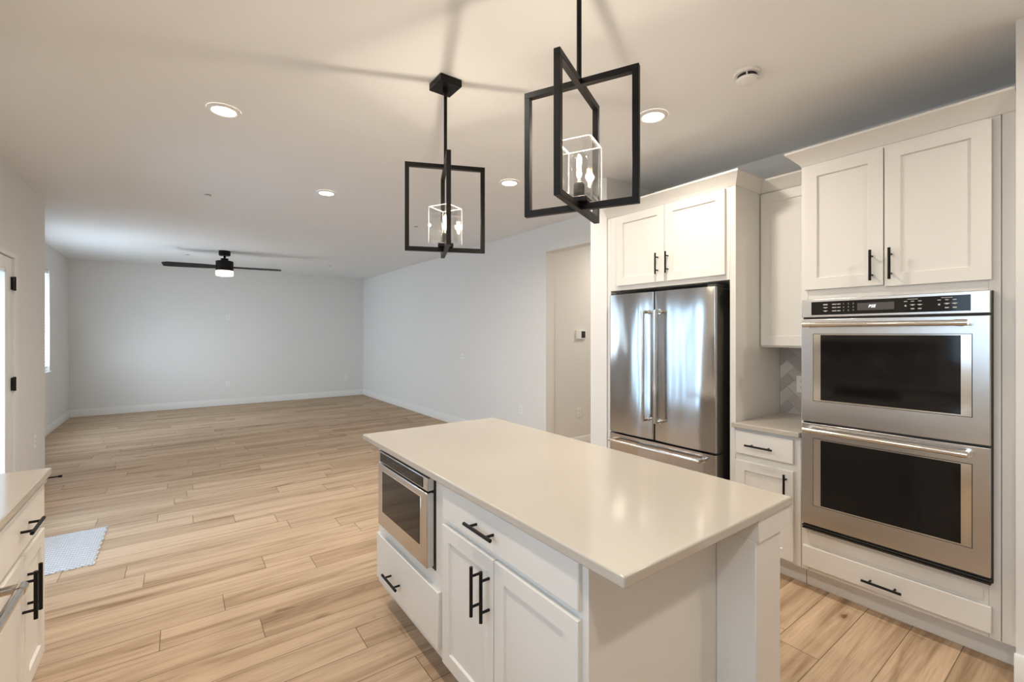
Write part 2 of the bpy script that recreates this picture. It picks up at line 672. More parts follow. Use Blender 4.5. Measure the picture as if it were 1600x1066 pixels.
leaf(4.408, 5.262, 1)
leaf(3.480, 4.398, -1)


def window(name, xw, hole, depth=0.15):
    y0, y1, z0, z1 = hole
    mb = MB()
    xo = xw - depth
    for (a, b, c, d) in ((y0, y0 + 0.045, z0, z1), (y1 - 0.045, y1, z0, z1), (y0, y1, z0, z0 + 0.045), (y0, y1, z1 - 0.045, z1), ((y0 + y1) / 2 - 0.02, (y0 + y1) / 2 + 0.02, z0, z1)):
        mb.box(xo + 0.005, xo + 0.06, a, b, c, d)
    w = struct(name, mb, M['white'])
    build('glass_pane', B(xo + 0.03, xo + 0.036, y0 + 0.04, y1 - 0.04, z0 + 0.04, z1 - 0.04), M['pane'], w)
    build('sill', B(xo + 0.06, xw + 0.022, y0 - 0.02, y1 + 0.02, z0 - 0.022, z0 - 0.001), M['trim'], w, 0.003)
    return w


def blind(xw, hole, label):
    y0, y1, z0, z1 = hole
    x = xw - 0.045
    r = thing('window_blind', (x, (y0 + y1) / 2, z0 + 0.04), label, 'blind')
    a, b = y0 + 0.012, y1 - 0.012
    build('headrail', B(x - 0.03, x + 0.03, a, b, z1 - 0.055, z1 - 0.004), M['blind'], r, 0.003)
    build('bottom_rail', B(x - 0.026, x + 0.026, a, b, z0 + 0.05, z0 + 0.072), M['blind'], r, 0.003)
    mb = MB()
    z = z0 + 0.10
    while z < z1 - 0.07:
        mb.loft([[(x - 0.024, y, z + 0.012), (x, y, z + 0.004), (x + 0.024, y, z - 0.012), (x + 0.024, y, z - 0.009), (x, y, z + 0.007), (x - 0.024, y, z + 0.015)] for y in (a, b)])
        z += 0.044
    build('slats', mb, M['blind'], r)
    return r


window('window_1', XLF, LIVW)
blind(XLF, LIVW, 'white horizontal slat blind in the tall window on the left living room wall')
window('window_2', XL, SINKW)
blind(XL, SINKW, 'white horizontal slat blind in the kitchen window behind the left counter')
struct('ground_outside', B(-14, -1.95, -6, 16, -0.2, -0.12), M['ground'])

# ---------------------------------------------------------------- island
XI, XIF = 0.87, 0.85           # face frame and door fronts of the island


def carcass(parent, x0, x1, y0, y1, z0, z1, m=None, toe=None, name='body'):
    mb = MB().box(x0, x1, y0, y1, z0, z1)
    if toe is not None:
        mb.box(toe[0], toe[1], y0, y1, 0, z0)
    return build(name, mb, m or M['cab'], parent, 0.0015, 1)


# unit with the microwave drawer
CT = 0.888                      # worktop height
c = thing('island_cabinet', (1.15, 2.03, 0), 'white island base unit holding the microwave above a wide drawer', 'cabinet')
mb = MB()
mb.box(XI, 1.44, 1.660, 2.405, 0.115, 0.452)
mb.box(XI, 1.44, 1.660, 1.728, 0.452, CT - 0.032)
mb.box(XI, 1.44, 2.318, 2.405, 0.452, CT - 0.032)
mb.box(1.36, 1.44, 1.728, 2.318, 0.452, CT - 0.032)
mb.box(0.945, 1.44, 1.660, 2.405, 0, 0.115)
build('body', mb, M['cab'], c, 0.0015, 1)
d = build('drawer', MB().slab(XIF, 1.673, 2.385, 0.158, 0.392, -1), M['cab'], c, 0.001, 1)
pull(d, XIF, 2.125, 0.246, -1, False, 0.175)

# microwave drawer
mw = thing('microwave_drawer', (1.1, 2.03, 0.454), 'stainless steel microwave drawer with dark window in the island end', 'microwave')
Y0, Y1 = 1.738, 2.312
XM = 0.832
build('body', B(0.90, 1.34, Y0 + 0.005, Y1 - 0.003, 0.454, 0.850), M['dark'], mw)
fc = build('front_frame', B(0.868, 0.902, Y0 - 0.008, Y1 + 0.002, 0.454, 0.854), M['dark'], mw)
cp = build('control_panel', B(XM + 0.003, 0.868, Y0, Y1, 0.790, 0.846), M['steel'], mw, 0.003)
g = build('touch_panel', B(XM + 0.0005, XM + 0.01, Y0 + 0.045, Y1 - 0.030, 0.797, 0.839), M['bglass'], cp)
for i in range(9):
    for j in range(2):
        y = Y1 - 0.13 - i * 0.040
        z = 0.826 - j * 0.017
        w = 0.014 if (i + j) % 3 else 0.022
        build('key_marking', B(XM, XM + 0.0008, y - w / 2, y + w / 2, z - 0.0018, z + 0.0018), M['disp'], g)
d = build('drawer_front', B(XM, 0.868, Y0, Y1, 0.468, 0.783), M['steel'], mw, 0.004)
build('window_bezel', B(XM - 0.0015, XM + 0.01, Y0 + 0.058, Y1 - 0.060, 0.540, 0.757), M['chrome'], d, 0.001, 1)
build('window_glass', B(XM - 0.003, XM + 0.01, Y0 + 0.068, Y1 - 0.067, 0.548, 0.752), M['bglass'], d)

# unit with drawer over two doors
c = thing('island_cabinet', (1.15, 1.25, 0), 'white island base unit with one drawer above two doors', 'cabinet')
carcass(c, XI, 1.44, 0.868, 1.658, 0.115, CT - 0.032, toe=(0.945, 1.44))
d = build('drawer', MB().slab(XIF, 0.866, 1.632, 0.712, 0.846, -1), M['cab'], c, 0.001, 1)
pull(d, XIF, 1.320, 0.775, -1, False, 0.172)
d = build('door', MB().shaker(XIF, 1.268, 1.636, 0.135, 0.688, -1, fr=0.056), M['cab'], c)
pull(d, XIF, 1.355, 0.555, -1, True, 0.172)
d = build('door', MB().shaker(XIF, 0.866, 1.264, 0.135, 0.688, -1, fr=0.056), M['cab'], c)
pull(d, XIF, 1.292, 0.565, -1, True, 0.172)

# end panel, seating-side panel and corner post of the island
e = thing('island_end_panel', (1.3, 0.85, 0), 'plain white panel with a square corner post closing the near island end', 'island panel')
build('panel', B(0.866, 1.66, 0.843, 0.866, 0, CT - 0.032), M['cab'], e, 0.001, 1)
build('post', B(1.484, 1.655, 0.710, 0.8425, 0, 0.784), M['cab'], e, 0.002, 1)
build('post_cap', B(1.484, 1.704, 0.700, 0.8425, 0.784, CT - 0.031), M['cab'], e, 0.002, 1)

tag(build('island_back_panel', B(1.442, 1.482, 0.868, 2.405, 0, CT - 0.032), M['cab'], None, 0.001, 1), 'plain white panel along the seating side of the island, facing the refrigerator', 'island panel')
t = build('island_worktop', B(0.828, 1.708, 0.693, 2.550, CT - 0.030, CT), M['quartz'], None, 0.005, 3)
tag(t, 'large cream quartz worktop covering the kitchen island', 'countertop')

# ---------------------------------------------------------------- right kitchen wall
XF, XD = 2.865, 2.845
XB = XK - 0.002
cr = thing('crown_molding', (3.1, 1.4, 2.40), 'white angled crown molding along the tops of the cabinets on the right wall', 'crown molding')
# fridge surround with two doors above
c = thing('fridge_cabinet', (3.1, 2.02, 0), 'tall white cabinet surround with two doors over the refrigerator', 'cabinet')
mb = MB()
mb.box(XF, XB, 1.496, 1.534, 0, 2.3995)
mb.box(XF, XB, 2.535, 2.572, 0, 2.3995)
mb.box(XF, XB, 1.534, 2.535, 1.800, 2.3995)
build('body', mb, M['cab'], c, 0.0015, 1)
d = build('door', MB().shaker(XD, 2.014, 2.460, 1.834, 2.392, -1), M['cab'], c)
pull(d, XD, 2.066, 1.966, -1, True, 0.155)
d = build('door', MB().shaker(XD, 1.559, 2.009, 1.834, 2.392, -1), M['cab'], c)
pull(d, XD, 1.980, 1.966, -1, True, 0.155)
crown(cr, XF, 1.496, 2.572, 2.400, 2.484, XB, 0.06, 0.045, 0.0)

# refrigerator
f = thing('refrigerator', (3.1, 2.035, 0), 'stainless steel french door refrigerator with bottom freezer drawer', 'refrigerator')
FY0, FY1, FS = 1.586, 2.484, 2.060
FX = 2.790
build('body', B(2.885, 3.42, FY0 + 0.012, FY1 - 0.012, 0.03, 1.748), M['grey'], f, 0.004)
build('toe_grille', B(2.89, 2.92, FY0 + 0.02, FY1 - 0.02, 0.0, 0.09), M['dark'], f)


def fdoor(y0, y1, z0, z1, bulge, name):
    n = 22
    W = y1 - y0
    front = []
    r = 0.012
    for i in range(7):
        a = math.pi / 2 * i / 6
        front.append((FX + r - r * math.sin(a), y0 + r - r * math.cos(a)))
    for i in range(1, n):
        t_ = i / n
        y = y0 + r + (W - 2 * r) * t_
        front.append((FX - bulge * (1 - (2 * t_ - 1) ** 2), y))
    for i in range(7):
        a = math.pi / 2 * (1 - i / 6)
        front.append((FX + r - r * math.sin(a), y1 - r + r * math.cos(a)))
    back = [(2.882, y1), (2.882, y0)]
    pts = front + back
    return build(name, MB().loft([[(x, y, z) for x, y in pts] for z in (z0, z1)]), M['fsteel'], f)


def bar_handle(parent, p0, p1, stand, r=0.0115, dirx=-1, mname='chrome'):
    """tubular appliance handle on two end brackets; p0, p1 on the door face"""
    p0, p1 = Vector(p0), Vector(p1)
    o = Vector((dirx * stand, 0, 0))
    d_ = (p1 - p0).normalized()
    h = build('handle', MB().cyl(p0 + o - d_ * 0.004, p1 + o + d_ * 0.004, r, 20), M[mname], parent)
    for p, sg in ((p0, 1), (p1, -1)):
        br = MB()
        br.cyl(p, p + o, r * 1.05, 16)
        br.cyl(p + o - d_ * sg * 0.008, p + o + d_ * sg * 0.032, r * 1.18, 20)
        br.cyl(p + Vector((dirx * -0.002, 0, 0)), p + Vector((dirx * 0.007, 0, 0)), r * 1.5, 20)
        build('handle_bracket', br, M['chrome'], h)
    return h


d = fdoor(FS + 0.0035, FY1, 0.678, 1.758, 0.010, 'door')
bar_handle(d, (FX - 0.004, FS + 0.050, 0.822), (FX - 0.004, FS + 0.050, 1.610), 0.060)
build('badge', B(FX - 0.0015, FX + 0.01, FY1 - 0.075, FY1 - 0.030, 0.688, 0.695), M['dark'], d)
d = fdoor(FY0, FS - 0.0035, 0.678, 1.758, 0.010, 'door')
bar_handle(d, (FX - 0.004, FS - 0.056, 0.822), (FX - 0.004, FS - 0.056, 1.610), 0.060)
d = fdoor(FY0, FY1, 0.095, 0.662, 0.006, 'freezer_drawer')
bar_handle(d, (FX - 0.003, FY0 + 0.085, 0.618), (FX - 0.003, FY1 - 0.055, 0.618), 0.055)
build('hinge_cover', B(2.80, 2.93, FY0 + 0.005, FY0 + 0.065, 1.759, 1.774), M['grey'], f, 0.003)
build('hinge_cover', B(2.80, 2.93, FY1 - 0.065, FY1 - 0.005, 1.759, 1.774), M['grey'], f, 0.003)
build('hinge_cover', B(2.81, 2.88, FY0 + 0.004, FY0 + 0.06, 0.664, 0.676), M['grey'], f, 0.003)

# narrow cabinet on the wall
c = thing('upper_cabinet', (3.3, 1.305, 1.36), 'narrow white upper cabinet between fridge surround and oven tower', 'cabinet')
carcass(c, 3.20, XB, 1.120, 1.4945, 1.360, 2.3995)
build('door', MB().shaker(3.18, 1.136, 1.490, 1.372, 2.392, -1, fr=0.062), M['cab'], c)
crown(cr, 3.20, 1.120, 1.4945, 2.400, 2.482, XB, 0.05)

# base cabinet and its worktop
c = thing('base_cabinet', (3.1, 1.305, 0), 'narrow white base unit with one drawer and door beside the ovens', 'cabinet')
carcass(c, XF, XB, 1.118, 1.4945, 0.117, CT - 0.032, toe=(2.938, XB))
d = build('drawer', MB().slab(XD, 1.152, 1.488, 0.698, 0.838, -1), M['cab'], c, 0.001, 1)
pull(d, XD, 1.334, 0.762, -1, False, 0.160)
d = build('door', MB().shaker(XD, 1.152, 1.488, 0.135, 0.656, -1, fr=0.056), M['cab'], c)
pull(d, XD, 1.188, 0.555, -1, True, 0.163)
fy_ = 1.510
wt = MB().loft([[(2.835, 1.1185, z), (2.835, fy_, z), (XF - 0.002, fy_, z), (XF - 0.002, 1.4945, z), (XB, 1.4945, z), (XB, 1.1185, z)] for z in (CT - 0.030, CT)])
tag(build('worktop', wt, M['quartz'], None, 0.003, 2), 'small cream quartz worktop between the refrigerator and the wall ovens', 'countertop')

# herringbone backsplash behind it
bs = thing('backsplash', (XK - 0.004, 1.305, CT), 'grey beige herringbone tile backsplash above the small worktop', 'backsplash')


def herringbone(parent, x, dirx, y0, y1, z0, z1, W=0.066, n=3):
    L = W * n
    build('grout', B(x, x + dirx * 0.004, y0, y1, z0, z1), M['grout'], parent)
    bm = bmesh.new()
    g_ = 0.0016
    R = Matrix.Rotation(math.radians(45), 4, 'X')
    ctr = Vector((0, (y0 + y1) / 2, (z0 + z1) / 2))
    rng = int(max(y1 - y0, z1 - z0) / W) + 8
    for i in range(-rng, rng):
        for j in range(-rng, rng):
            k = (i - j) % (2 * n)
            if k == 0:
                a, b_, w_, h_ = i * W, j * W, L, W
            elif k == 2 * n - 1:
                a, b_, w_, h_ = i * W, j * W, W, L
            else:
                continue
            pts = [(a + g_, b_ + g_), (a + w_ - g_, b_ + g_), (a + w_ - g_, b_ + h_ - g_), (a + g_, b_ + h_ - g_)]
            q = [ctr + R @ Vector((0, p[0], p[1])) for p in pts]
            if max(p.y for p in q) < y0 or min(p.y for p in q) > y1 or max(p.z for p in q) < z0 or min(p.z for p in q) > z1:
                continue
            lo = [bm.verts.new((x + dirx * 0.003, p.y, p.z)) for p in q]
            hi = [bm.verts.new((x + dirx * 0.0085, p.y, p.z)) for p in q]
            bm.faces.new(hi)
            for m_ in range(4):
                bm.faces.new((lo[m_], lo[(m_ + 1) % 4], hi[(m_ + 1) % 4], hi[m_]))
    for co, no in (((0, y0, 0), (0, -1, 0)), ((0, y1, 0), (0, 1, 0)), ((0, 0, z0), (0, 0, -1)), ((0, 0, z1), (0, 0, 1))):
        bmesh.ops.bisect_plane(bm, geom=bm.verts[:] + bm.edges[:] + bm.faces[:], plane_co=co, plane_no=no, clear_outer=True)
    bm.verts.index_update()
    mb_ = MB().add([v.co[:] for v in bm.verts], [tuple(v.index for v in f_.verts) for f_ in bm.faces])
    bm.free()
    return build('tiles', mb_, M['tile'], parent, smooth=False)


herringbone(bs, XK - 0.001, -1, 1.119, 1.4945, CT + 0.0005, 1.3595)

# oven tower
c = thing('oven_cabinet', (3.1, 0.72, 0), 'tall white oven tower with two upper doors and a bottom drawer', 'cabinet')
mb = MB()
mb.box(XF, XB, 1.082, 1.116, 0.117, 2.3995)
mb.box(XF, XB, 0.335, 0.372, 0.117, 2.3995)
mb.box(XF, XB, 0.372, 1.082, 0.117, 0.385)
mb.box(XF, XB, 0.372, 1.082, 1.638, 2.3995)
mb.box(2.938, XB, 0.288, 1.116, 0, 0.117)
build('body', mb, M['cab'], c, 0.0015, 1)
build('side_filler', B(XF + 0.004, XB, 0.287, 0.333, 0.117, 2.3995), M['cab'], c)
d = build('door', MB().shaker(XD, 0.738, 1.094, 1.696, 2.386, -1), M['cab'], c)
pull(d, XD, 0.783, 1.797, -1, True, 0.155)
d = build('door', MB().shaker(XD, 0.362, 0.733, 1.687, 2.386, -1), M['cab'], c)
pull(d, XD, 0.706, 1.797, -1, True, 0.155)
d = build('drawer', MB().slab(XD, 0.362, 1.103, 0.142, 0.260, -1), M['cab'], c, 0.001, 1)
pull(d, XD, 0.740, 0.190, -1, False, 0.160)
build('vent_rail', B(XF - 0.004, XF + 0.02, 0.388, 1.074, 0.272, 0.356), M['cab'], c, 0.001, 1)
crown(cr, XF, 0.288, 1.116, 2.400, 2.484, XB, 0.060, 0.0, 0.066)

# double wall oven
OZ = -0.0205
ov = thing('double_wall_oven', (3.05, 0.728, 0.362), 'stainless steel double wall oven with black control panel', 'oven')
OY0, OY1, OX = 0.361, 1.098, 2.820
build('body', B(2.875, 3.40, 0.378, 1.078, 0.388, 1.632), M['dark'], ov)
build('trim_frame', B(2.850, 2.876, OY0 - 0.004, OY1 + 0.002, 0.364, 1.640), M['grey'], ov, 0.001, 1)
cp = build('control_panel', B(OX + 0.002, 2.855, OY0, OY1, 1.541, 1.640), M['steel'], ov, 0.003)
tp = build('touch_panel', B(OX, OX + 0.01, 0.422, 1.049, 1.553, 1.625), M['bglass'], cp)
ds = build('display', B(OX - 0.0006, OX + 0.004, 0.688, 0.838, 1.571, 1.608), M['disp'], tp)
textmesh('clock_digits', 'PSE', 0.020, M['digits'], ds, (OX - 0.0012, 0.777, 1.590), shear=0.25)
xm0, xm1 = OX - 0.0009, OX + 0.001


def dash(y, z, w, h=0.0045):
    build('key_marking', B(xm0, xm1, y - w / 2, y + w / 2, z - h / 2, z + h / 2), M['print'], tp)


def chevron(y, z, w):
    mk = MB().loft([[(x_, y - w / 2, z + 0.002), (x_, y, z - 0.0035), (x_, y + w / 2, z + 0.002), (x_, y, z + 0.0035)] for x_ in (xm0, xm1)])
    build('key_marking', mk, M['print'], tp)


dash(0.981, 1.608, 0.020, 0.006)
chevron(0.981, 1.591, 0.024)
chevron(0.981, 1.573, 0.024)
for z in (1.608, 1.591, 1.573):
    dash(0.940, z, 0.020)
    dash(0.919, z, 0.014)
for yc in (0.619, 0.499):
    dash(yc, 1.616, 0.038, 0.0022)
    for k in (-1, 0, 1):
        dash(yc - k * 0.026, 1.606, 0.012, 0.0032)
    dash(yc + 0.026, 1.585, 0.007, 0.007)
    for k in (0, 1):
        chevron(yc - k * 0.026, 1.588, 0.022)
        dash(yc - k * 0.026, 1.570, 0.013, 0.005)
for i, row in enumerate(('123', '456', '789')):
    for j, ch in enumerate(row):
        textmesh('key_digit', ch, 0.0105, M['print'], tp, (OX - 0.0006, 0.898 - j * 0.0215, 1.608 - i * 0.0175))


def oven_door(z0, z1, gz0, gz1, hz):
    d_ = build('door', B(OX, 2.855, OY0, OY1, z0, z1), M['steel'], ov, 0.003)
    gy0, gy1 = 0.419, 1.038
    # window surround: bright strips left and right, thin lips above and below
    bz = MB()
    L4 = lambda x_, p, q, a_, b_: [(x_, p, a_), (x_, q, a_), (x_, q, b_), (x_, p, b_)]
    o_ = L4(OX - 0.0015, gy0, gy1, gz0, gz1)
    i_ = L4(OX - 0.0015, gy0 + 0.034, gy1 - 0.034, gz0 + 0.006, gz1 - 0.004)
    ob = L4(OX + 0.012, gy0, gy1, gz0, gz1)
    ib = L4(OX + 0.012, gy0 + 0.034, gy1 - 0.034, gz0 + 0.006, gz1 - 0.004)
    vs = o_ + i_ + ib + ob
    fs = []
    for a_, b_ in ((0, 4), (4, 8), (12, 0)):
        for k in range(4):
            k2 = (k + 1) % 4
            fs.append((a_ + k, a_ + k2, b_ + k2, b_ + k))
    bz.add(vs, fs)
    build('window_bezel', bz, M['chrome'], d_)
    build('window_glass', B(OX - 0.0008, OX + 0.012, gy0 + 0.034, gy1 - 0.034, gz0 + 0.006, gz1 - 0.004), M['bglass'], d_)
    build('window_seam', B(OX - 0.0004, OX + 0.01, gy0 - 0.003, gy1 + 0.003, gz0 - 0.003, gz1 + 0.003), M['grey'], d_)
    bar_handle(d_, (OX, 0.432, hz), (OX, 1.064, hz), 0.05, 0.0125)
    return d_


oven_door(0.965, 1.531, 1.083, 1.448, 1.500)
oven_door(0.394, 0.955, 0.505, 0.873, 0.922)
build('vent_trim', B(OX + 0.006, 2.855, OY0, OY1, 0.362, 0.371), M['dark'], ov, 0.001, 1)
build('vent_trim', B(OX + 0.002, 2.855, OY0, OY1, 0.377, 0.384), M['dark'], ov, 0.001, 1)
build('vent_slot', B(OX + 0.016, 2.855, OY0 + 0.004, OY1 - 0.004, 0.364, 0.394), M['grey'], ov)

# ---------------------------------------------------------------- left counter run
c = thing('base_cabinet', (-0.75, 2.35, 0), 'white base unit with drawer above two doors in the left foreground', 'cabinet')
LF, LD = -0.471, -0.451
XW = XL + 0.003
carcass(c, XW, LF, 2.045, 2.672, 0.115, CT - 0.032, toe=(XW, -0.55))
d = build('drawer', MB().slab(LD, 2.062, 2.664, 0.672, 0.826, 1), M['cab'], c, 0.001, 1)
pull(d, LD, 2.365, 0.750, 1, False, 0.172)
d = build('door', MB().shaker(LD, 2.372, 2.664, 0.135, 0.648, 1, fr=0.056), M['cab'], c)
pull(d, LD, 2.403, 0.510, 1, True, 0.172)
d = build('door', MB().shaker(LD, 2.062, 2.367, 0.135, 0.648, 1, fr=0.056), M['cab'], c)
pull(d, LD, 2.332, 0.510, 1, True, 0.172)
dw = thing('dishwasher', (-0.75, 1.74, 0), 'stainless dishwasher with round bar handle at the left picture edge', 'dishwasher')
build('body', B(XW, -0.48, 1.443, 2.037, 0.02, CT - 0.040), M['grey'], dw)
d = build('door', B(-0.48, -0.443, 1.443, 2.037, 0.11, CT - 0.040), M['steel'], dw, 0.004)
build('control_strip', B(-0.444, -0.441, 1.465, 2.015, 0.765, 0.835), M['bglass'], d)
bar_handle(d, (-0.443, 1.47, 0.690), (-0.443, 1.965, 0.690), 0.062, 0.0125, 1)
build('toe_panel', B(-0.58, -0.565, 1.445, 2.035, 0.0, 0.108), M['dark'], dw)
c = thing('sink_cabinet', (-0.75, 0.6, 0), 'white base units under the window to the left of the camera', 'cabinet')
carcass(c, XW, LF, -0.6, 1.435, 0.115, CT - 0.032, toe=(XW, -0.55))
for k in range(4):
    y = -0.58 + k * 0.504
    d = build('door', MB().shaker(LD, y, y + 0.49, 0.135, 0.826, 1), M['cab'], c)
    pull(d, LD, y + (0.445 if k % 2 == 0 else 0.045), 0.69, 1, True, 0.168)
t = build('worktop', B(XW, -0.434, -0.6, 2.688, CT - 0.030, CT), M['quartz'], None, 0.004, 2)
tag(t, 'cream quartz worktop of the counter run in the left foreground', 'countertop')
bs = thing('backsplash', (XL + 0.004, 1.95, CT), 'herringbone tile backsplash behind the left counter run', 'backsplash')
herringbone(bs, XL + 0.001, 1, 1.25, 2.672, CT + 0.0005, 1.3595)
c = thing('upper_cabinet', (-0.9, 2.06, 1.36), 'white two door upper cabinet above the left counter run', 'cabinet')
carcass(c, XW, -0.75, 1.43, 2.665, 1.360, 2.3995)
d = build('door', MB().shaker(-0.73, 2.052, 2.645, 1.372, 2.385, 1), M['cab'], c)
pull(d, -0.73, 2.10, 1.49, 1, True, 0.16)
d = build('door', MB().shaker(-0.73, 1.45, 2.047, 1.372, 2.385, 1), M['cab'], c)
pull(d, -0.73, 2.00, 1.49, 1, True, 0.16)

# ---------------------------------------------------------------- rug
rg = MB()
n = 40
x0, x1, y0, y1 = -1.01, -0.433, 3.848, 4.545
g = []
for j in range(n + 1):
    for i in range(n + 1):
        x = x0 + (x1 - x0) * i / n + (0.006 * math.sin(j * 1.3) if i in (0, n) else 0)
        y = y0 + (y1 - y0) * j / n + (0.005 * math.sin(i * 0.9) if j in (0, n) else 0)
        e_ = min(i, n - i, j, n - j)
        z = 0.011 if e_ > 0 else 0.006
        g.append((x, y, z))
fs = [(j * (n + 1) + i, j * (n + 1) + i + 1, (j + 1) * (n + 1) + i + 1, (j + 1) * (n + 1) + i) for j in range(n) for i in range(n)]
rg.add(g, fs)
ring = [i for i in range(n + 1)] + [(j + 1) * (n + 1) - 1 for j in range(1, n + 1)] + [n * (n + 1) + i for i in range(n - 1, -1, -1)] + [j * (n + 1) for j in range(n - 1, 0, -1)]
lowr = [(g[i][0], g[i][1], 0.0005) for i in ring]
o0 = len(rg.v)
rg.v += lowr
for k in range(len(ring)):
    k2 = (k + 1) % len(ring)
    rg.f.append((ring[k], ring[k2], o0 + k2, o0 + k))
rg.f.append(tuple(o0 + k for k in range(len(ring))))
tag(build('door_mat', rg, M['rug']), 'pale grey woven mat on the plank floor by the left counter', 'rug')

# ---------------------------------------------------------------- outlets and plates


def plate_x(x, y, z, dirx, label, w=0.072, h=0.116, kind='outlet', name='wall_outlet', cat='outlet'):
    r = thing(name, (x, y, z - h / 2), label, cat)
    p = build('cover_plate', MB().slab(x + dirx * 0.006, y - w / 2, y + w / 2, z - h / 2, z + h / 2, dirx, 0.0055, 0.002), M['white'], r)
    mb_ = MB()
    if kind == 'outlet':
        for dz in (-0.02, 0.02):
            mb_.slab(x + dirx * 0.008, y - 0.016, y + 0.016, z + dz - 0.0135, z + dz + 0.0135, dirx, 0.004, 0.001)
        sk = build('socket', mb_, M['white'], p)
        for dz in (-0.02, 0.02):
            for dy in (-0.006, 0.006):
                build('slot', B(x + dirx * 0.0078, x + dirx * 0.0084, y + dy - 0.0016, y + dy + 0.0016, z + dz - 0.004, z + dz + 0.005), M['dark'], p)
    else:
        mb_.cyl((x + dirx * 0.005, y, z), (x + dirx * 0.011, y, z), 0.006, 12)
        build('jack', mb_, M['dark'], p)
    return r


def plate_y(y, x, z, diry, label, w=0.072, h=0.116):
    r = thing('wall_outlet', (x, y, z - h / 2), label, 'outlet')

    def sl(yf, x0_, x1_, z0_, z1_, th, ch, mb_):
        def lp(q, i):
            return [(x0_ + i, q, z0_ + i), (x1_ - i, q, z0_ + i), (x1_ - i, q, z1_ - i), (x0_ + i, q, z1_ - i)]
        return mb_.loft([lp(yf - diry * th, 0), lp(yf - diry * ch, 0), lp(yf, ch)])
    p = build('cover_plate', sl(y + diry * 0.006, x - w / 2, x + w / 2, z - h / 2, z + h / 2, 0.0055, 0.002, MB()), M['white'], r)
    mb_ = MB()
    for dz in (-0.02, 0.02):
        sl(y + diry * 0.008, x - 0.016, x + 0.016, z + dz - 0.0135, z + dz + 0.0135, 0.004, 0.001, mb_)
    sk = build('socket', mb_, M['white'], p)
    for dz in (-0.02, 0.02):
        for dx in (-0.006, 0.006):
            build('slot', B(x + dx - 0.0016, x + dx + 0.0016, y + diry * 0.0078, y + diry * 0.0084, z + dz - 0.004, z + dz + 0.005), M['dark'], p)
    return r


plate_y(YB, 0.796, 1.787, -1, 'white outlet high on the back living room wall, below the ceiling fan')
plate_y(YB, 0.796, 0.431, -1, 'white outlet low on the back living room wall, left of centre')
plate_y(YB, 3.141, 0.43, -1, 'white outlet low on the back living room wall near its right corner')
plate_x(XR, 6.156, 1.10, -1, 'small white cable plate at mid height on the right living room wall', 0.07, 0.07, 'jack', 'cable_plate', 'wall plate')
plate_x(XR, 4.662, 0.472, -1, 'white outlet low on the right wall left of the hall opening')
plate_y(4.21, 4.144, 0.436, -1, 'white outlet low on the hall wall below the thermostat')
plate_x(XL, 5.898, 0.471, 1, 'white outlet low on the left wall beside the patio door')
plate_x(XK - 0.0095, 1.350, 1.10, -1, 'white outlet on the herringbone tile beside the wall ovens')
plate_x(XL + 0.0095, 2.35, 1.13, 1, 'white outlet on the tile behind the left counter, near its far end')
plate_x(XL + 0.0095, 1.78, 1.13, 1, 'wide white double outlet on the tile behind the left counter', 0.12)

# thermostat on the hall wall
t = thing('thermostat', (4.175, 4.21, 1.384), 'white thermostat with dark screen on the hall wall', 'thermostat')
tb = build('housing', B(4.092, 4.256, 4.185, 4.2095, 1.384, 1.497), M['white'], t, 0.004)
build('screen', B(4.172, 4.240, 4.1835, 4.188, 1.398, 1.484), M['dark'], t)

# door stop on the left baseboard
ds = thing('door_stop', (XL + 0.05, 6.25, 0.045), 'short black door stop on the baseboard past the left counter', 'door stop')
build('rod', MB().cyl((XL + BBT, 6.25, 0.045), (XL + 0.105, 6.25, 0.045), 0.007, 12), M['black'], ds)
build('tip', MB().cyl((XL + 0.103, 6.25, 0.045), (XL + 0.128, 6.25, 0.045), 0.012, 14), M['black'], ds)
build('mount_plate', MB().cyl((XL + BBT - 0.002, 6.25, 0.045), (XL + BBT + 0.006, 6.25, 0.045), 0.016, 14), M['black'], ds)

# ---------------------------------------------------------------- ceiling items
CANS = [(0.208, 3.111, 'round recessed ceiling light at upper left, nearest the camera on the left side'),
        (1.089, 4.372, 'round recessed ceiling light in the middle of the ceiling, left of the far pendant'),
        (2.280, 3.151, 'round recessed ceiling light seen between the two pendants'),
        (2.273, 1.686, 'round recessed ceiling light seen right of the near pendant'),
        (0.208, 1.40, 'recessed ceiling light above the left counter run, out of the picture'),
        (0.208, -0.40, 'recessed ceiling light above and behind the camera, out of the picture'),
        (2.273, -0.40, 'recessed ceiling light over the near right floor, out of the picture')]
for x, y, lab in CANS:
    r = thing('recessed_light', (x, y, CEIL - 0.012), lab, 'ceiling light', 'recessed ceiling lights')
    build('trim_ring', MB().lathe(x, y, [(0.062, CEIL - 0.001), (0.062, CEIL - 0.010), (0.071, CEIL - 0.013), (0.082, CEIL - 0.007), (0.086, CEIL - 0.001)], 40, cap=False), M['white'], r)
    build('diffuser', MB().lathe(x, y, [(0.001, CEIL - 0.008), (0.062, CEIL - 0.008), (0.062, CEIL - 0.002), (0.001, CEIL - 0.002)], 40), M['can'], r)
    area('can_lamp', (x, y, CEIL - 0.022), (0, 0, 0), 0.13, 0.13, CAN_W, CAN, 'DISK', 165)

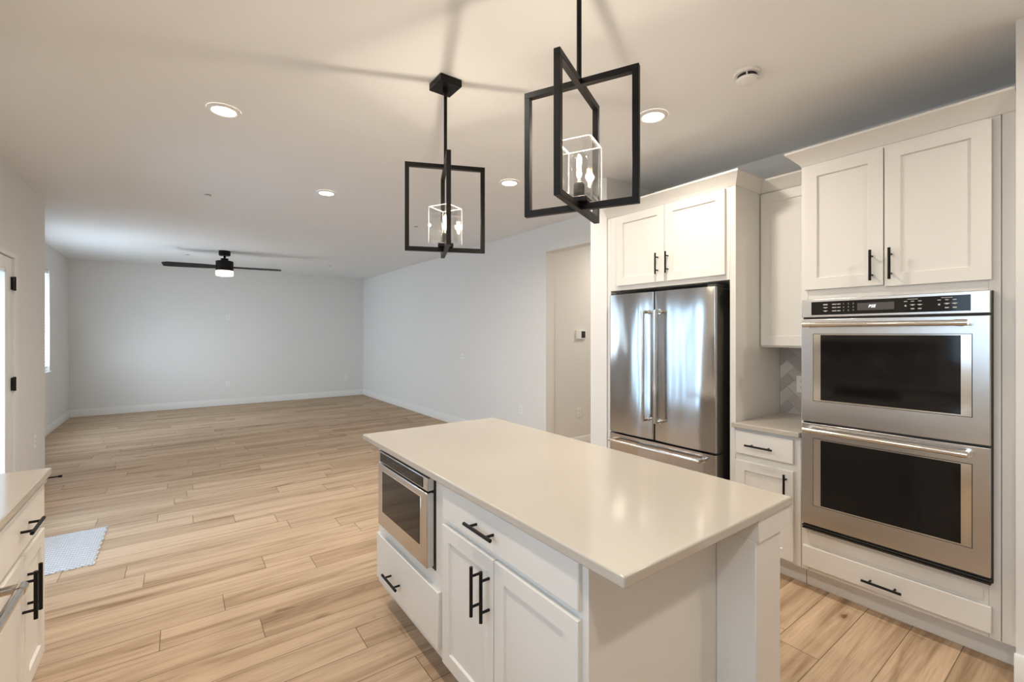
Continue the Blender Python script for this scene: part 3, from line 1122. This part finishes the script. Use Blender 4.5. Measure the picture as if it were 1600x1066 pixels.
r = thing('smoke_detector', (2.277, 1.132, CEIL - 0.049), 'white round smoke detector on the ceiling above the oven tower', 'smoke detector')
x, y = 2.277, 1.132
build('base', MB().lathe(x, y, [(0.062, CEIL), (0.062, CEIL - 0.010), (0.058, CEIL - 0.014)], 40), M['white'], r)
build('vent_ring', MB().lathe(x, y, [(0.043, CEIL - 0.009), (0.043, CEIL - 0.033)], 40), M['dark'], r)
cv = MB().lathe(x, y, [(0.049, CEIL - 0.031), (0.051, CEIL - 0.034), (0.046, CEIL - 0.044), (0.030, CEIL - 0.048), (0.003, CEIL - 0.049)], 40)
for k in range(4):
    a = k * math.pi / 2 + 0.45
    px, py = x + 0.047 * math.cos(a), y + 0.047 * math.sin(a)
    cv.cyl((px, py, CEIL - 0.013), (px, py, CEIL - 0.034), 0.0035, 8)
build('cover', cv, M['white'], r)

SPR = [(0.214, 5.06, 'small fire sprinkler on the ceiling left of the middle recessed light'),
       (2.293, 5.083, 'small fire sprinkler on the ceiling seen through the far pendant frame'),
       (0.106, 9.067, 'small fire sprinkler on the ceiling left of the fan'),
       (2.300, 9.001, 'small fire sprinkler on the ceiling right of the fan near the back wall')]
for x, y, lab in SPR:
    r = thing('fire_sprinkler', (x, y, CEIL - 0.03), lab, 'sprinkler', 'ceiling fire sprinklers')
    build('escutcheon', MB().lathe(x, y, [(0.042, CEIL), (0.040, CEIL - 0.006), (0.026, CEIL - 0.010), (0.022, CEIL - 0.002)], 28, cap=False), M['white'], r)
    build('head', MB().lathe(x, y, [(0.022, CEIL), (0.013, CEIL - 0.006), (0.012, CEIL - 0.014), (0.024, CEIL - 0.016), (0.024, CEIL - 0.019)], 20), M['steel'], r)

# ceiling fan
fx, fy = 0.572, 8.41
r = thing('ceiling_fan', (fx, fy, 2.35), 'black two blade ceiling fan with lit glass bowl', 'ceiling fan')
build('canopy', MB().lathe(fx, fy, [(0.080, CEIL), (0.080, CEIL - 0.066), (0.072, CEIL - 0.074), (0.02, CEIL - 0.076)], 36), M['black'], r)
build('downrod', MB().cyl((fx, fy, CEIL - 0.07), (fx, fy, 2.61), 0.016, 16), M['black'], r)
mt = build('motor', MB().lathe(fx, fy, [(0.03, 2.635), (0.052, 2.63), (0.052, 2.598), (0.112, 2.590), (0.120, 2.58), (0.120, 2.445), (0.115, 2.438)], 40), M['black'], r)
build('light_bowl', MB().lathe(fx, fy, [(0.117, 2.4385), (0.120, 2.43), (0.120, 2.378), (0.112, 2.362), (0.06, 2.354), (0.003, 2.353)], 40), M['fanglass'], r)
for ang in (207.0, 27.0):
    a = math.radians(ang - 36.21)
    # blade direction given relative to the camera's right; turn it into the room's axes
    u = Vector((math.cos(a), math.sin(a), 0))
    v = Vector((-u.y, u.x, 0))
    pit = math.radians(15)
    b_ = v * math.cos(pit) + Vector((0, 0, 1)) * math.sin(pit)
    nrm = u.cross(b_)
    loops = []
    ctr = Vector((fx, fy, 2.497))
    for sgn in (-1, 1):
        lp = []
        for (rr, hw0, hw1) in ((0.115, -0.060, 0.060), (0.28, -0.078, 0.078), (0.72, -0.085, 0.085), (0.79, -0.075, 0.055)):
            lp.append(ctr + u * rr + b_ * hw0 + nrm * sgn * 0.004)
        for (rr, hw0, hw1) in reversed(((0.115, -0.060, 0.060), (0.28, -0.078, 0.078), (0.72, -0.085, 0.085), (0.79, -0.075, 0.055))):
            lp.append(ctr + u * rr + b_ * hw1 + nrm * sgn * 0.004)
        loops.append(lp)
    bl = build('blade', MB().loft(loops), M['black'], r)
    build('blade_bracket', MB().loft([[ctr + u * q - b_ * w + nrm * 0.005, ctr + u * q + b_ * w + nrm * 0.005, ctr + u * q + b_ * w + nrm * 0.010, ctr + u * q - b_ * w + nrm * 0.010] for q, w in ((0.10, 0.03), (0.21, 0.035))]), M['black'], bl)
pl = bpy.data.lights.new('fan_lamp', 'POINT')
pl.energy = 9
pl.color = CAN
pl.shadow_soft_size = 0.06
po = bpy.data.objects.new('fan_lamp', pl)
po.location = (fx, fy, 2.33)
col.objects.link(po)


def pendant(px, py, rz, label, shade_rz):
    zt, zb = 2.320, 1.872
    r = thing('pendant_light', (px, py, zb), label, 'pendant light', 'kitchen island pendants', math.radians(rz))
    T = Matrix.Translation((px, py, 0)) @ Matrix.Rotation(math.radians(rz), 4, 'Z')

    def loc(mb_):
        mb_.v = [tuple(T @ Vector(p)) for p in mb_.v]
        return mb_
    # ceiling plate keeps square with the room
    build('canopy', MB().box(px - 0.060, px + 0.060, py - 0.066, py + 0.066, CEIL - 0.036, CEIL - 0.0005), M['bronze'], r, 0.003)
    st = MB().cyl((px, py, zt - 0.01), (px, py, CEIL - 0.03), 0.0085, 16)
    st.cyl((px, py, CEIL - 0.06), (px, py, CEIL - 0.034), 0.014, 16)
    build('stem', st, M['bronze'], r)
    w, b_ = 0.408 / 2, 0.0108
    for k, off in ((0, 0.0), (1, 0.0)):
        mb_ = MB()

        def bx(a0, a1, c0, c1, z0_, z1_):
            if k == 0:
                mb_.box(a0, a1, c0, c1, z0_, z1_)
            else:
                mb_.box(c0, c1, a0, a1, z0_, z1_)
        bx(-w, w, -b_, b_, zt - 2 * b_ - 0.0004 * k, zt - 0.0004 * k)
        bx(-w, w, -b_, b_, zb + 0.0004 * k, zb + 2 * b_ + 0.0004 * k)
        bx(-w, -w + 2 * b_, -b_, b_, zb + 2 * b_, zt - 2 * b_)
        bx(w - 2 * b_, w, -b_, b_, zb + 2 * b_, zt - 2 * b_)
        build('frame', loc(mb_), M['bronze'], r, 0.001, 1)
    z0 = zb + 2 * b_
    build('shade_holder', loc(MB().box(-0.038, 0.038, -0.038, 0.038, z0 + 0.0005, z0 + 0.018)), M['bronze'], r, 0.002)
    # square glass shade, open at the top; it sits at its own angle on the holder
    T = Matrix.Translation((px, py, 0)) @ Matrix.Rotation(math.radians(shade_rz), 4, 'Z')
    a, t_, h0, h1 = 0.061, 0.005, z0 + 0.0185, z0 + 0.206
    sq = lambda q, z: [(-q, -q, z), (q, -q, z), (q, q, z), (-q, q, z)]
    sh = MB().loft([sq(a - t_, h0 + 0.012), sq(a - t_, h1), sq(a, h1), sq(a, h0 + 0.004), sq(a - 0.004, h0)])
    sd = build('glass_shade', loc(sh), M['glass'], r)
    rim = MB()
    for s1 in (-1, 1):
        rim.box(-a, a, s1 * a - s1 * t_, s1 * a, h1, h1 + 0.0012)
        rim.box(s1 * a - s1 * t_, s1 * a, -a + t_, a - t_, h1, h1 + 0.0012)
        for s2 in (-1, 1):
            rim.box(s1 * a - s1 * 0.0012, s1 * a + s1 * 0.0002, s2 * a - s2 * 0.0012, s2 * a + s2 * 0.0002, h0 + 0.004, h1)
    build('shade_rim', loc(rim), M['rim'], sd)
    build('lamp_socket', loc(MB().lathe(0, 0, [(0.019, h0 + 0.0125), (0.019, h0 + 0.050), (0.015, h0 + 0.056)], 20)), M['bronze'], r)
    zb0 = h0 + 0.056
    bulb = build('bulb', loc(MB().lathe(0, 0, [(0.013, zb0), (0.015, zb0 + 0.012), (0.027, zb0 + 0.055), (0.030, zb0 + 0.072), (0.025, zb0 + 0.092), (0.012, zb0 + 0.104), (0.001, zb0 + 0.107)], 24)), M['glass'], r)
    fl = MB()
    for q in range(4):
        t0 = q * math.pi / 2
        fl.cyl((0.004 * math.cos(t0), 0.004 * math.sin(t0), zb0 + 0.02), (0.008 * math.cos(t0), 0.008 * math.sin(t0), zb0 + 0.085), 0.0012, 8)
    build('filament', loc(fl), M['fil'], bulb)
    p = bpy.data.lights.new('bulb_lamp', 'POINT')
    p.energy = BULB_W
    p.color = BULB
    p.shadow_soft_size = 0.014
    q = bpy.data.objects.new('bulb_lamp', p)
    q.location = (px, py, zb0 + 0.055)
    col.objects.link(q)
    return r


pendant(1.106, 2.091, -23.5, 'far black pendant light with crossed square frames over the island', 26.0)
pendant(1.106, 1.121, 26.2, 'near black pendant light with crossed square frames, largest in view', 26.2)
